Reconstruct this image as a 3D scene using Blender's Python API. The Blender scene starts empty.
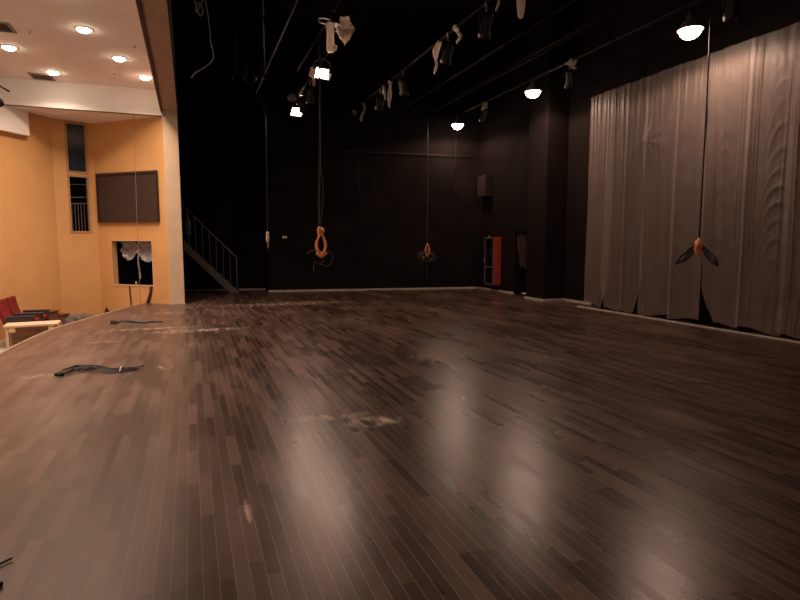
import bpy, bmesh, math, random
from math import sin, cos, pi, radians, atan, sqrt, exp
from mathutils import Vector, Matrix, noise as mnoise
random.seed(7)
SC = bpy.context.scene
COL = SC.collection
V = Vector

# ------------------------------------------------------------------ materials
def mat(name, col, rough=0.6, spec=0.4, metal=0.0, var=0.12, scale=6.0, bump=0.0, alpha=None, transl=0.0, sheen=0.0):
    m = bpy.data.materials.new(name); m.use_nodes = True
    nt = m.node_tree; N = nt.nodes; L = nt.links
    b = N['Principled BSDF']; out = N['Material Output']
    tc = N.new('ShaderNodeTexCoord')
    nz = N.new('ShaderNodeTexNoise'); nz.inputs['Scale'].default_value = scale; nz.inputs['Detail'].default_value = 6
    L.new(tc.outputs['Object'], nz.inputs['Vector'])
    rp = N.new('ShaderNodeValToRGB')
    c = V(col)
    rp.color_ramp.elements[0].position = 0.3; rp.color_ramp.elements[1].position = 0.7
    rp.color_ramp.elements[0].color = (*(c * (1 - var)), 1); rp.color_ramp.elements[1].color = (*(c * (1 + var)), 1)
    L.new(nz.outputs['Fac'], rp.inputs['Fac']); L.new(rp.outputs['Color'], b.inputs['Base Color'])
    b.inputs['Roughness'].default_value = rough
    b.inputs['Specular IOR Level'].default_value = spec
    b.inputs['Metallic'].default_value = metal
    if bump:
        bp = N.new('ShaderNodeBump'); bp.inputs['Strength'].default_value = bump; bp.inputs['Distance'].default_value = 0.02
        L.new(nz.outputs['Fac'], bp.inputs['Height']); L.new(bp.outputs['Normal'], b.inputs['Normal'])
    last = b.outputs[0]
    if transl:
        t = N.new('ShaderNodeBsdfTranslucent'); L.new(rp.outputs['Color'], t.inputs['Color'])
        mx = N.new('ShaderNodeMixShader'); mx.inputs[0].default_value = transl
        L.new(last, mx.inputs[1]); L.new(t.outputs[0], mx.inputs[2]); last = mx.outputs[0]
    if alpha is not None:
        t = N.new('ShaderNodeBsdfTransparent')
        mx = N.new('ShaderNodeMixShader'); mx.inputs[0].default_value = alpha
        L.new(t.outputs[0], mx.inputs[1]); L.new(last, mx.inputs[2]); last = mx.outputs[0]
    L.new(last, out.inputs['Surface'])
    return m

def emis(name, col, strength):
    m = bpy.data.materials.new(name); m.use_nodes = True
    nt = m.node_tree; nt.nodes.clear()
    e = nt.nodes.new('ShaderNodeEmission'); o = nt.nodes.new('ShaderNodeOutputMaterial')
    e.inputs[0].default_value = (*col, 1); e.inputs[1].default_value = strength
    nt.links.new(e.outputs[0], o.inputs[0]); return m

def floor_material():
    m = bpy.data.materials.new('stage_boards'); m.use_nodes = True
    nt = m.node_tree; N = nt.nodes; L = nt.links
    b = N['Principled BSDF']
    tc = N.new('ShaderNodeTexCoord'); sp = N.new('ShaderNodeSeparateXYZ'); L.new(tc.outputs['Object'], sp.inputs[0])
    def M(op, a, bb=None, cc=None):
        n = N.new('ShaderNodeMath'); n.operation = op
        for i, v in enumerate((a, bb, cc)):
            if v is None: continue
            if isinstance(v, (int, float)): n.inputs[i].default_value = v
            else: L.new(v, n.inputs[i])
        return n.outputs[0]
    def mixc(f, a, c2, mode='MIX'):
        n = N.new('ShaderNodeMix'); n.data_type = 'RGBA'; n.blend_type = mode
        if isinstance(f, (int, float)): n.inputs[0].default_value = f
        else: L.new(f, n.inputs[0])
        for i, v in ((6, a), (7, c2)):
            if isinstance(v, tuple): n.inputs[i].default_value = (*v, 1)
            else: L.new(v, n.inputs[i])
        return n.outputs[2]
    x, y = sp.outputs[0], sp.outputs[1]
    W = 0.068
    xr = M('DIVIDE', x, W); row = M('FLOOR', xr); fx = M('FRACT', xr)
    wn = N.new('ShaderNodeTexWhiteNoise'); wn.noise_dimensions = '1D'; L.new(row, wn.inputs['W'])
    yy = M('ADD', M('DIVIDE', y, 0.62), M('MULTIPLY', wn.outputs['Value'], 13.7))
    cell = M('FLOOR', yy); fy = M('FRACT', yy)
    cb = N.new('ShaderNodeCombineXYZ'); L.new(row, cb.inputs[0]); L.new(cell, cb.inputs[1])
    w2 = N.new('ShaderNodeTexWhiteNoise'); w2.noise_dimensions = '2D'; L.new(cb.outputs[0], w2.inputs['Vector'])
    rnd = w2.outputs['Value']
    # long grain
    mp = N.new('ShaderNodeMapping'); mp.inputs['Scale'].default_value = (60, 1.6, 1); L.new(tc.outputs['Object'], mp.inputs['Vector'])
    ng = N.new('ShaderNodeTexNoise'); ng.inputs['Scale'].default_value = 1.0; ng.inputs['Detail'].default_value = 4; L.new(mp.outputs[0], ng.inputs['Vector'])
    # dust clouds and wear, streaked along the boards
    mp2 = N.new('ShaderNodeMapping'); mp2.inputs['Scale'].default_value = (1.1, 0.45, 1); L.new(tc.outputs['Object'], mp2.inputs['Vector'])
    nd = N.new('ShaderNodeTexNoise'); nd.inputs['Scale'].default_value = 1.0; nd.inputs['Detail'].default_value = 6; nd.inputs['Roughness'].default_value = 0.62
    L.new(mp2.outputs[0], nd.inputs['Vector'])
    val = M('ADD', M('MULTIPLY', M('POWER', rnd, 2.0), 0.85), M('MULTIPLY', ng.outputs['Fac'], 0.25))
    base = mixc(val, FLOOR_DARK, FLOOR_LIGHT)
    dust = N.new('ShaderNodeMapRange'); dust.inputs[1].default_value = 0.47; dust.inputs[2].default_value = 0.8
    L.new(nd.outputs['Fac'], dust.inputs[0])
    # the pale tone grows over the boards towards the auditorium side
    ds = N.new('ShaderNodeMapRange'); ds.inputs[1].default_value = 0.9; ds.inputs[2].default_value = -1.2; L.new(x, ds.inputs[0])
    dsm = M('MULTIPLY', ds.outputs[0], M('ADD', 0.10, M('MULTIPLY', nd.outputs['Fac'], 0.38)))
    dfac = M('MINIMUM', M('ADD', M('MULTIPLY', dust.outputs[0], 0.42), dsm), 0.6)
    c1 = mixc(dfac, base, FLOOR_DUST)
    # scuffs: chalky smears with their own places
    nb = N.new('ShaderNodeTexNoise'); nb.inputs['Scale'].default_value = 1.0; nb.inputs['Detail'].default_value = 5
    mp3 = N.new('ShaderNodeMapping'); mp3.inputs['Scale'].default_value = (11, 5, 1); L.new(tc.outputs['Object'], mp3.inputs['Vector']); L.new(mp3.outputs[0], nb.inputs['Vector'])
    bk = N.new('ShaderNodeMapRange'); bk.inputs[1].default_value = .42; bk.inputs[2].default_value = .66; L.new(nb.outputs['Fac'], bk.inputs[0]); brk = bk.outputs[0]
    for (sx, sy, rx, ry, k) in SCUFFS:
        ex = M('DIVIDE', M('SUBTRACT', x, sx), rx); ey = M('DIVIDE', M('SUBTRACT', y, sy), ry)
        d = M('ADD', M('MULTIPLY', ex, ex), M('MULTIPLY', ey, ey))
        f = M('MAXIMUM', M('SUBTRACT', 1.0, d), 0.0)
        f = M('MULTIPLY', M('MULTIPLY', f, k), brk)
        c1 = mixc(f, c1, (0.46, 0.36, 0.29))
    # pale dust in the joints
    g1 = M('LESS_THAN', fx, 0.042); g2 = M('LESS_THAN', fy, 0.006)
    gap = M('MULTIPLY', g1, M('MAXIMUM', M('SUBTRACT', M('ADD', 0.25, M('MULTIPLY', nd.outputs['Fac'], 0.75)), M('MULTIPLY', dsm, 2.2)), 0.05))
    c2 = mixc(gap, c1, (0.34, 0.25, 0.20))
    c3 = mixc(M('MULTIPLY', g2, 0.6), c2, (0.02, 0.014, 0.012))
    L.new(c3, b.inputs['Base Color'])
    rg = M('ADD', M('ADD', FLOOR_ROUGH, M('MULTIPLY', dfac, 0.18)), M('MULTIPLY', rnd, 0.05))
    L.new(rg, b.inputs['Roughness'])
    b.inputs['Specular IOR Level'].default_value = FLOOR_SPEC; b.inputs['Specular Tint'].default_value = (1, .86, .76, 1)
    bp = N.new('ShaderNodeBump'); bp.inputs['Strength'].default_value = 0.04; bp.inputs['Distance'].default_value = 0.001
    h = M('MULTIPLY', ng.outputs['Fac'], 0.5)
    L.new(h, bp.inputs['Height']); L.new(bp.outputs['Normal'], b.inputs['Normal'])
    return m

FLOOR_DARK = (0.017, 0.0088, 0.0065); FLOOR_LIGHT = (0.096, 0.052, 0.039); FLOOR_DUST = (0.225, 0.152, 0.122)
FLOOR_ROUGH = 0.262; FLOOR_SPEC = 0.27
SCUFFS = [(1.40, 4.35, 0.28, 0.16, 1.1), (0.1, 10.1, 1.0, 0.22, .9), (-0.7, 10.6, 0.8, 0.10, 1.0), (-0.35, 7.2, 0.12, 0.2, .9), (0.25, 3.1, 0.02, 0.16, 1.3),
          (-1.6, 7.2, 0.25, 0.12, .7), (-1.3, 9.4, 0.35, 0.06, .8), (1.1, 4.6, 0.4, 0.12, .6), (2.2, 13.8, 2.2, 0.5, .6), (2.9, 6.6, 0.3, 0.5, .35), (-0.45, 12.9, 0.4, 0.3, .6)]

MT = {
 'floor': floor_material(),
 'nosing': mat('stage_nosing', (0.30, 0.20, 0.13), 0.5, var=.2),
 'apron_face': mat('apron_front', (0.10, 0.065, 0.045), 0.6),
 'black_wall': mat('black_wall_paint', (0.0110, 0.0078, 0.0072), 0.9, 0.08, var=.35, scale=1.3),
 'side_wall': mat('dark_side_wall_paint', (0.0105, 0.0064, 0.0055), 0.9, 0.1, var=.2, scale=1.3),
 'black': mat('matt_black', (0.010, 0.009, 0.009), 0.7, 0.3, var=.3),
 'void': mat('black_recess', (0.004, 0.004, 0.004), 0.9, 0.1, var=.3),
 'orange': mat('ochre_wall_panel', (0.63, 0.345, 0.14), 0.55, 0.25, var=.05, scale=2.0),
 'ceil': mat('cream_ceiling_paint', (0.90, 0.82, 0.79), 0.85, 0.2, var=.03, scale=3),
 'fascia': mat('cream_fascia_paint', (0.86, 0.79, 0.75), 0.8, 0.2, var=.03, scale=3),
 'pillar': mat('beige_pillar_paint', (0.62, 0.46, 0.32), 0.7, 0.25, var=.05, scale=3),
 'soffit': mat('tan_header_board', (0.47, 0.32, 0.25), 0.7, 0.25, var=.12, scale=3),
 'groove': mat('groove_shade', (0.10, 0.06, 0.045), 0.7, 0.2),  # dark tone stands for the shade inside a soffit groove
 'carpet': mat('grey_auditorium_floor', (0.40, 0.35, 0.31), 0.9, 0.1, var=.15, scale=9),
 'base': mat('pale_skirting', (0.50, 0.43, 0.37), 0.6, 0.3, var=.15, scale=4),
 'curtain': mat('black_curtain_cloth', (0.010, 0.008, 0.008), 0.95, 0.1, var=.3),
 'plastic': mat('dusty_plastic_sheet', (0.46, 0.355, 0.31), 0.42, 0.4, var=.10, scale=5, alpha=0.31, bump=.2),
 'scrap': mat('crumpled_plastic', (0.86, 0.78, 0.70), 0.35, 0.6, var=.12, scale=14, transl=0.6, bump=.4),
 'clear': mat('thin_clear_plastic', (0.55, 0.5, 0.47), 0.3, 0.6, var=.3, scale=10, alpha=0.36, bump=.4),
 'pipe': mat('dark_steel_pipe', (0.014, 0.011, 0.010), 0.9, 0.04, var=.3),
 'pipe_lit': mat('lamp_lit_pipe', (0.045, 0.035, 0.031), 0.7, 0.12, var=.2),  # paler copy of the pipe colour, lamp light put into its tone
 'fixture': mat('black_fixture_enamel', (0.016, 0.014, 0.013), 0.45, 0.4, var=.2),
 'grey_metal': mat('grey_fixture_metal', (0.32, 0.28, 0.25), 0.4, 0.5, metal=.5, var=.15),
 'cord': mat('dark_rubber_cord', (0.06, 0.043, 0.035), 0.6, 0.3, var=.2),
 'faint_cord': mat('faint_dark_line', (0.030, 0.022, 0.018), 0.8, 0.1),
 'black_cord': mat('black_rubber_cord', (0.014, 0.012, 0.012), 0.5, 0.4, var=.2),
 'grey_cord': mat('grey_cord', (0.22, 0.18, 0.16), 0.6, 0.3, var=.1),
 'orange_cord': mat('orange_coil', (0.78, 0.30, 0.12), 0.5, 0.4, var=.15, scale=20),
 'white_plug': mat('cream_plug', (0.75, 0.62, 0.5), 0.5, 0.4),
 'rail': mat('grey_stair_paint', (0.17, 0.145, 0.14), 0.5, 0.4, var=.15),
 'bluecloth': mat('blue_grey_cloth', (0.11, 0.14, 0.17), 0.9, 0.1, var=.2),
 'red': mat('red_cabinet_enamel', (0.40, 0.040, 0.036), 0.5, 0.45, var=.06),
 'cab_inside': mat('shaded_red_inside', (0.035, 0.011, 0.010), 0.7, 0.2),  # darkened red, shade of the cabinet inside put into the colour
 'cab_frame': mat('grey_door_frame', (0.13, 0.11, 0.105), 0.5, 0.4, metal=.2),
 'label': mat('white_plate', (0.85, 0.8, 0.76), 0.5, 0.4, var=.03),
 'wallbox': mat('dull_brown_box', (0.030, 0.019, 0.0155), 0.7, 0.2, var=.1),
 'screen': mat('brown_grille_cloth', (0.055, 0.034, 0.027), 0.8, 0.1, var=.12, scale=40),
 'screen_frame': mat('dark_frame_wood', (0.035, 0.02, 0.016), 0.5, 0.4),
 'winframe': mat('tan_window_frame', (0.42, 0.24, 0.11), 0.5, 0.35, var=.06),
 'bluepane': mat('dark_blue_pane', (0.018, 0.032, 0.050), 0.22, 0.5, var=.2, scale=2),
 'white_rail': mat('pale_rail', (0.42, 0.36, 0.32), 0.5, 0.4),
 'seat': mat('red_seat_fabric', (0.20, 0.022, 0.02), 0.9, 0.15, var=.15, scale=20),
 'seat_dark': mat('dark_seat_panel', (0.04, 0.03, 0.03), 0.5, 0.4, var=.2),
 'steps': mat('brown_step_boards', (0.17, 0.065, 0.04), 0.6, 0.3, var=.2),
 'timber': mat('pale_raw_timber', (0.62, 0.42, 0.29), 0.65, 0.3, var=.1, scale=8),
 'timber2': mat('yellow_pine_block', (0.75, 0.52, 0.25), 0.65, 0.3, var=.08),
 'brown_slat': mat('brown_slats', (0.30, 0.155, 0.09), 0.65, 0.3, var=.2),
 'tarp': mat('grey_tarp', (0.17, 0.13, 0.115), 0.8, 0.2, var=.25, scale=8),
 'vent': mat('grey_vent_metal', (0.30, 0.24, 0.21), 0.6, 0.3),
 'vent_dark': mat('dark_vent_gap', (0.05, 0.04, 0.035), 0.8, 0.2),
 'strap': mat('brown_strap', (0.09, 0.035, 0.025), 0.7, 0.2),
 'doorway_cloth': mat('brown_hanging_cloth', (0.055, 0.034, 0.029), 0.9, 0.1, var=.2, scale=9),
 'glow': emis('warm_lamp_glow', (1.0, 0.80, 0.60), 30.0),
 'downglow': emis('warm_downlight_glow', (1.0, 0.84, 0.62), 30.0),
}
g = bpy.data.materials.new('clear_glass'); g.use_nodes = True
b_ = g.node_tree.nodes['Principled BSDF']; b_.inputs['Roughness'].default_value = .08; b_.inputs['Base Color'].default_value = (.01, .01, .01, 1)
t_ = g.node_tree.nodes.new('ShaderNodeBsdfTransparent'); x_ = g.node_tree.nodes.new('ShaderNodeMixShader'); x_.inputs[0].default_value = .12
nz_ = g.node_tree.nodes.new('ShaderNodeTexNoise'); nz_.inputs['Scale'].default_value = 4
mr_ = g.node_tree.nodes.new('ShaderNodeMapRange'); mr_.inputs[3].default_value = .04; mr_.inputs[4].default_value = .16
g.node_tree.links.new(nz_.outputs['Fac'], mr_.inputs[0]); g.node_tree.links.new(mr_.outputs[0], b_.inputs['Roughness'])
g.node_tree.links.new(t_.outputs[0], x_.inputs[1]); g.node_tree.links.new(b_.outputs[0], x_.inputs[2])
g.node_tree.links.new(x_.outputs[0], g.node_tree.nodes['Material Output'].inputs['Surface'])
MT['glass'] = g

# ------------------------------------------------------------------ mesh building
def catmull(pts, n=6):
    p = [V(q) for q in pts]
    if len(p) < 3: return p
    out = []
    for i in range(len(p) - 1):
        p0 = p[i - 1] if i else p[0] * 2 - p[1]
        p1, p2 = p[i], p[i + 1]
        p3 = p[i + 2] if i + 2 < len(p) else p[-1] * 2 - p[-2]
        for k in range(n):
            t = k / n
            out.append(0.5 * ((2 * p1) + (p2 - p0) * t + (2 * p0 - 5 * p1 + 4 * p2 - p3) * t * t + (3 * p1 - p0 - 3 * p2 + p3) * t ** 3))
    out.append(p[-1]); return out

class MB:
    def __init__(s): s.bm = bmesh.new()
    def box(s, c, d, rot=None):
        r = bmesh.ops.create_cube(s.bm, size=1.0)
        m = Matrix.Translation(V(c)) @ (rot.to_4x4() if rot else Matrix()) @ Matrix.Diagonal((*d, 1))
        bmesh.ops.transform(s.bm, matrix=m, verts=r['verts']); return s
    def lo_hi(s, lo, hi):
        lo, hi = V(lo), V(hi); return s.box((lo + hi) / 2, hi - lo)
    def cyl(s, p0, p1, r0, r1=None, n=14, caps=True):
        r1 = r0 if r1 is None else r1
        p0, p1 = V(p0), V(p1); d = p1 - p0
        r = bmesh.ops.create_cone(s.bm, cap_ends=caps, cap_tris=False, segments=n, radius1=r0, radius2=r1, depth=d.length)
        m = Matrix.Translation((p0 + p1) / 2) @ d.to_track_quat('Z', 'Y').to_matrix().to_4x4()
        bmesh.ops.transform(s.bm, matrix=m, verts=r['verts']); return s
    def lathe(s, prof, n=24, m=None, cap=False):
        rings = []
        for r, z in prof:
            rings.append([s.bm.verts.new(((m or Matrix()) @ V((r * cos(2 * pi * k / n), r * sin(2 * pi * k / n), z)))) for k in range(n)])
        for a, b in zip(rings, rings[1:]):
            for k in range(n): s.bm.faces.new((a[k], a[(k + 1) % n], b[(k + 1) % n], b[k]))
        if cap:
            s.bm.faces.new(list(reversed(rings[0]))); s.bm.faces.new(rings[-1])
        return s
    def tube(s, pts, r, n=8, smooth=5, taper=None):
        p = catmull(pts, smooth) if smooth else [V(q) for q in pts]
        rings = []; up = V((0.13, 0.27, 1)).normalized()
        for i, q in enumerate(p):
            t = (p[min(i + 1, len(p) - 1)] - p[max(i - 1, 0)])
            t = t.normalized() if t.length > 1e-9 else V((0, 0, 1))
            a = t.cross(up)
            if a.length < 0.05: a = t.cross(V((1, 0.2, 0)))
            a.normalize(); c = t.cross(a); up = -c if False else up
            rr = r if taper is None else r * taper(i / max(1, len(p) - 1))
            rings.append([s.bm.verts.new(q + a * rr * cos(2 * pi * k / n) + c * rr * sin(2 * pi * k / n)) for k in range(n)])
        for a, b in zip(rings, rings[1:]):
            for k in range(n): s.bm.faces.new((a[k], a[(k + 1) % n], b[(k + 1) % n], b[k]))
        s.bm.faces.new(list(reversed(rings[0]))); s.bm.faces.new(rings[-1]); return s
    def prism(s, pts, z0, z1):
        lo = [s.bm.verts.new((p[0], p[1], z0)) for p in pts]; hi = [s.bm.verts.new((p[0], p[1], z1)) for p in pts]
        s.bm.faces.new(list(reversed(lo))); s.bm.faces.new(hi)
        for i in range(len(pts)):
            j = (i + 1) % len(pts); s.bm.faces.new((lo[i], lo[j], hi[j], hi[i]))
        return s
    def grid(s, fn, nu, nv, thick=0.0):
        g = [[s.bm.verts.new(fn(i / nu, j / nv)) for j in range(nv + 1)] for i in range(nu + 1)]
        for i in range(nu):
            for j in range(nv): s.bm.faces.new((g[i][j], g[i + 1][j], g[i + 1][j + 1], g[i][j + 1]))
        if thick:
            s.bm.normal_update()
            bmesh.ops.solidify(s.bm, geom=s.bm.faces[:], thickness=thick)
        return s
    def blob(s, c, d, amp=0.15, freq=2.0, sub=4, seed=0.0, rot=None, fn=None):
        r = bmesh.ops.create_icosphere(s.bm, subdivisions=sub, radius=0.5)
        for v in r['verts']:
            q = v.co.copy()
            k = 1 + amp * mnoise.fractal(q * freq * 2 + V((seed, seed * 1.7, -seed)), 0.9, 2.1, 4) * 2
            q = q * k
            if fn: q = fn(q)
            q = V((q.x * d[0], q.y * d[1], q.z * d[2]))
            if rot: q = rot @ q
            v.co = q + V(c)
        return s
    def build(s, name, m, parent=None, smooth=False, bevel=0.0):
        bmesh.ops.recalc_face_normals(s.bm, faces=s.bm.faces[:])
        me = bpy.data.meshes.new(name); s.bm.to_mesh(me); s.bm.free()
        me.materials.append(MT[m])
        if smooth:
            for p in me.polygons: p.use_smooth = True
        o = bpy.data.objects.new(name, me); COL.objects.link(o)
        if parent: o.parent = parent
        if bevel:
            bv = o.modifiers.new('bevel', 'BEVEL'); bv.width = bevel; bv.segments = 2; bv.limit_method = 'ANGLE'
        return o

def tag(o, label, cat, group=None):
    o['label'] = label; o['category'] = cat
    if group: o['group'] = group
    return o
def struct(o): o['kind'] = 'structure'; return o
def thing(name, label, cat, loc=(0, 0, 0), rot=(0, 0, 0), group=None):
    o = bpy.data.objects.new(name, None); COL.objects.link(o); o.empty_display_size = .1
    o.location = loc; o.rotation_euler = rot
    return tag(o, label, cat, group)
def dup(root, loc, rot=None, label=None):
    r = root.copy(); COL.objects.link(r); r.location = loc
    if rot is not None: r.rotation_euler = rot
    if label: r['label'] = label
    for ch in list(root.children):
        c = ch.copy(); COL.objects.link(c); c.parent = r
        for gg in list(ch.children):
            d = gg.copy(); COL.objects.link(d); d.parent = c
    return r
def lamp(name, loc, power, size, kind='SPOT', ang=165, blend=.25, direction=(0, 0, -1), col=(1, .655, .50), parent=None):
    l = bpy.data.lights.new(name, kind); l.energy = power; l.color = col; l.shadow_soft_size = size
    if kind == 'SPOT': l.spot_size = radians(ang); l.spot_blend = blend
    o = bpy.data.objects.new(name, l); COL.objects.link(o)
    o.location = loc; o.rotation_euler = V(direction).to_track_quat('-Z', 'Y').to_euler()
    if parent: o.parent = parent
    return o

# wall standing from p0 to p1 with rectangular openings; thickness goes to side*left normal
def wall(name, p0, p1, z0, z1, m, holes=(), thick=0.18, side=1):
    p0, p1 = V((*p0, 0)), V((*p1, 0)); d = (p1 - p0); Lw = d.length; d.normalize(); nrm = V((-d.y, d.x, 0)) * side
    us = sorted({0, Lw, *[h[0] for h in holes], *[h[1] for h in holes]})
    zs = sorted({z0, z1, *[h[2] for h in holes], *[h[3] for h in holes]})
    mb = MB(); bm = mb.bm; cache = {}
    def vert(i, j, k):
        if (i, j, k) not in cache: cache[(i, j, k)] = bm.verts.new(p0 + d * us[i] + nrm * (thick * k) + V((0, 0, zs[j])))
        return cache[(i, j, k)]
    solid = lambda i, j: 0 <= i < len(us) - 1 and 0 <= j < len(zs) - 1 and not any(h[0] <= (us[i] + us[i + 1]) / 2 <= h[1] and h[2] <= (zs[j] + zs[j + 1]) / 2 <= h[3] for h in holes)
    for i in range(len(us) - 1):
        for j in range(len(zs) - 1):
            if not solid(i, j): continue
            for k in (0, 1): bm.faces.new([vert(i, j, k), vert(i + 1, j, k), vert(i + 1, j + 1, k), vert(i, j + 1, k)])
            for (a, b, di, dj) in (((i, j), (i + 1, j), 0, -1), ((i, j + 1), (i + 1, j + 1), 0, 1), ((i, j), (i, j + 1), -1, 0), ((i + 1, j), (i + 1, j + 1), 1, 0)):
                if not solid(i + di, j + dj): bm.faces.new([vert(*a, 0), vert(*b, 0), vert(*b, 1), vert(*a, 1)])
    return struct(mb.build(name, m))

def frame_on(p0, p1):
    """matrix whose x runs along the wall, y out of the back, z up, origin at p0"""
    d = (V((*p1, 0)) - V((*p0, 0))).normalized()
    return Matrix(((d.x, -d.y, 0, p0[0]), (d.y, d.x, 0, p0[1]), (0, 0, 1, 0), (0, 0, 0, 1)))

# ------------------------------------------------------------------ stage shell
apron = [(-2.2, -2.5), (-2.42, 3), (-2.50, 7.0), (-2.48, 8.9), (-2.45, 9.75), (-2.30, 11.27), (-1.94, 12.6), (-1.55, 14.0), (-1.12, 15.2)]
apron = [(p.x, p.y) for p in catmull([(*p, 0) for p in apron], 5)]
struct(MB().prism(apron + [(-0.62, 18.9), (9.25, 18.9), (9.25, -2.5)], -0.12, 0.0).build('floor', 'floor'))
def apron_strip(u, v):
    i = u * (len(apron) - 1); k = min(int(i), len(apron) - 2); f = i - k
    p = V((*apron[k], 0)).lerp(V((*apron[k + 1], 0)), f); return p
mb = MB(); mb.tube([(p[0], p[1], -0.012) for p in apron], 0.022, n=8, smooth=0); struct(mb.build('trim_stage_nosing', 'nosing', smooth=True))
mb = MB(); mb.grid(lambda u, v: apron_strip(u, v) + V((0.01, 0, -0.12 - 0.55 * v)), 40, 1); struct(mb.build('wall_apron', 'apron_face'))

TOP = 7.4
BW0, BW1 = (2.21, 17.35), (9.3, 16.21)
wall('wall_back', BW0, BW1, 0, TOP, 'black_wall')
wall('wall_back_recess', (-0.7, 18.70), (2.21, 18.16), 0, TOP, 'black_wall')
wall('wall_back_return', (2.21, 18.3), (2.21, 17.35), 0, TOP, 'black_wall', thick=.3)
wall('wall_left', (-0.46, 14.95), (-0.46, 18.9), 0, TOP, 'black_wall', thick=.1)
wall('wall_right', (8.9, 16.4), (8.9, 12.8), 0, TOP, 'side_wall', holes=[(2.32, 2.95, 0, 1.88)], thick=.25)
wall('wall_right_upstage', (9.12, 12.1), (9.12, -2.5), 0, TOP, 'side_wall', thick=.2)
mb = MB().lo_hi((8.49, 12.04, 0), (9.3, 12.87, TOP)); struct(mb.build('wall_right_column', 'side_wall', bevel=.01))
mb = MB()
mb.lo_hi((9.75, 13.2, 0), (9.8, 14.3, 2.2)).lo_hi((9.1, 13.1, 0), (9.8, 13.2, 2.2)).lo_hi((9.1, 14.3, 0), (9.8, 14.4, 2.2)).lo_hi((9.1, 13.1, 2.2), (9.8, 14.4, 2.25))
struct(mb.build('door_1', 'side_wall'))
mb = MB().lo_hi((8.87, 13.40, 1.80), (8.93, 14.14, 1.97)); struct(mb.build('trim_door_lintel', 'void'))
struct(MB().lo_hi((-0.2, -2.7, 0), (9.4, -2.5, TOP)).build('wall_front_block', 'black_wall'))  # unseen, added behind the camera to keep world light off the stage
struct(MB().lo_hi((-0.5, -2.5, TOP), (9.4, 19, TOP + .1)).build('ceiling_stage', 'black_wall'))
# skirting
def strip(name, p0, p1, h=0.06, t=0.03, m='base', off=0.0):
    M_ = frame_on(p0, p1); Lw = (V(p1) - V(p0)).length
    mb = MB().lo_hi((0, -t + off, 0), (Lw, off, h)); bmesh.ops.transform(mb.bm, matrix=M_, verts=mb.bm.verts[:])
    return struct(mb.build(name, m))
strip('baseboard_back', BW0, (8.9, 16.27), .055)
strip('baseboard_back_recess', (-0.4, 18.645), (2.21, 18.16), .055)
strip('baseboard_right', (8.9, 16.2), (8.9, 14.1), .055)
strip('baseboard_column', (8.49, 12.87), (8.49, 12.04), .055)
strip('baseboard_column_face', (8.46, 12.04), (9.12, 12.04), .055)
strip('baseboard_right_upstage', (9.12, 12.0), (9.12, 10.6), .055)
# floor strip in front of the curtain
struct(MB().lo_hi((8.50, -2.4, 0), (8.56, 10.72, .022)).build('trim_curtain_strip', 'base'))

# proscenium header and pillar
mb = MB().lo_hi((-0.53, -2.4, 4.64), (-0.17, 14.66, TOP)); struct(mb.build('wall_proscenium_header', 'soffit'))
struct(MB().lo_hi((-0.17, -2.4, 4.66), (-0.155, 14.98, TOP)).build('wall_header_stage_side', 'black_wall'))
struct(MB().lo_hi((-0.545, -2.4, 4.60), (-0.495, 14.66, 4.645)).build('trim_header_groove', 'groove'))  # solid strip in place of a groove, its shade painted dark
mb = MB().lo_hi((-0.51, 14.66, 0), (-0.172, 14.96, 4.66)); struct(mb.build('wall_proscenium_pillar', 'pillar', bevel=.006))
struct(MB().lo_hi((-0.172, 14.67, 0), (-0.16, 14.97, 4.66)).build('trim_pillar_stage_side', 'black_wall'))
struct(MB().lo_hi((-0.53, 14.64, 0), (-0.165, 14.665, .03)).build('baseboard_pillar', 'base'))

# ------------------------------------------------------------------ auditorium shell
FZ, SOF, CZ = -0.65, 4.50, 5.08
C0, C1 = (-0.50, 14.72), (-2.215, 16.225)
B1 = (-3.045, 15.84)
A1 = (B1[0] - 8 * sin(radians(35)), B1[1] - 8 * cos(radians(35)))
def along(p0, p1, x): return (x - p0[0]) / (p1[0] - p0[0]) * (V(p1) - V(p0)).length
CU0, CU1 = along(C0, C1, -0.885), along(C0, C1, -1.87)
wall('wall_panel_far', C0, C1, FZ, CZ, 'orange', holes=[(CU0, CU1, .44, 1.55)], thick=.15, side=-1)
BU0, BU1 = along(C1, B1, -2.37), along(C1, B1, -2.755)
wall('wall_panel_window', C1, B1, FZ, CZ, 'orange', holes=[(BU0, BU1, 1.79, 3.15), (BU0, BU1, 3.27, 4.44)], thick=.15, side=-1)
wall('wall_panel_side', B1, A1, FZ, CZ, 'orange', thick=.2, side=-1)
wall('wall_fascia', (-0.53, 14.65), (-9.0, 14.65), SOF, CZ + .05, 'fascia', thick=.12, side=-1)
struct(MB().prism([(-0.45, 14.66), (-9.0, 14.66), (-9, 17.2), (-0.45, 17.2)], SOF, SOF + .05).build('ceiling_soffit', 'ceil'))
struct(MB().lo_hi((-9.0, -2.5, CZ), (-0.53, 14.72, CZ + .08)).build('ceiling', 'ceil'))
struct(MB().lo_hi((-9.0, -2.5, FZ - .08), (-0.6, 17.2, FZ)).build('floor_auditorium', 'carpet'))
# bulkhead along the side panel
MA = frame_on(B1, A1)
ub = along(B1, A1, -3.46)
mb = MB().lo_hi((ub, 0.0, 3.94), (8, .14, SOF)); bmesh.ops.transform(mb.bm, matrix=MA, verts=mb.bm.verts[:]); struct(mb.build('trim_bulkhead', 'fascia'))
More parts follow.
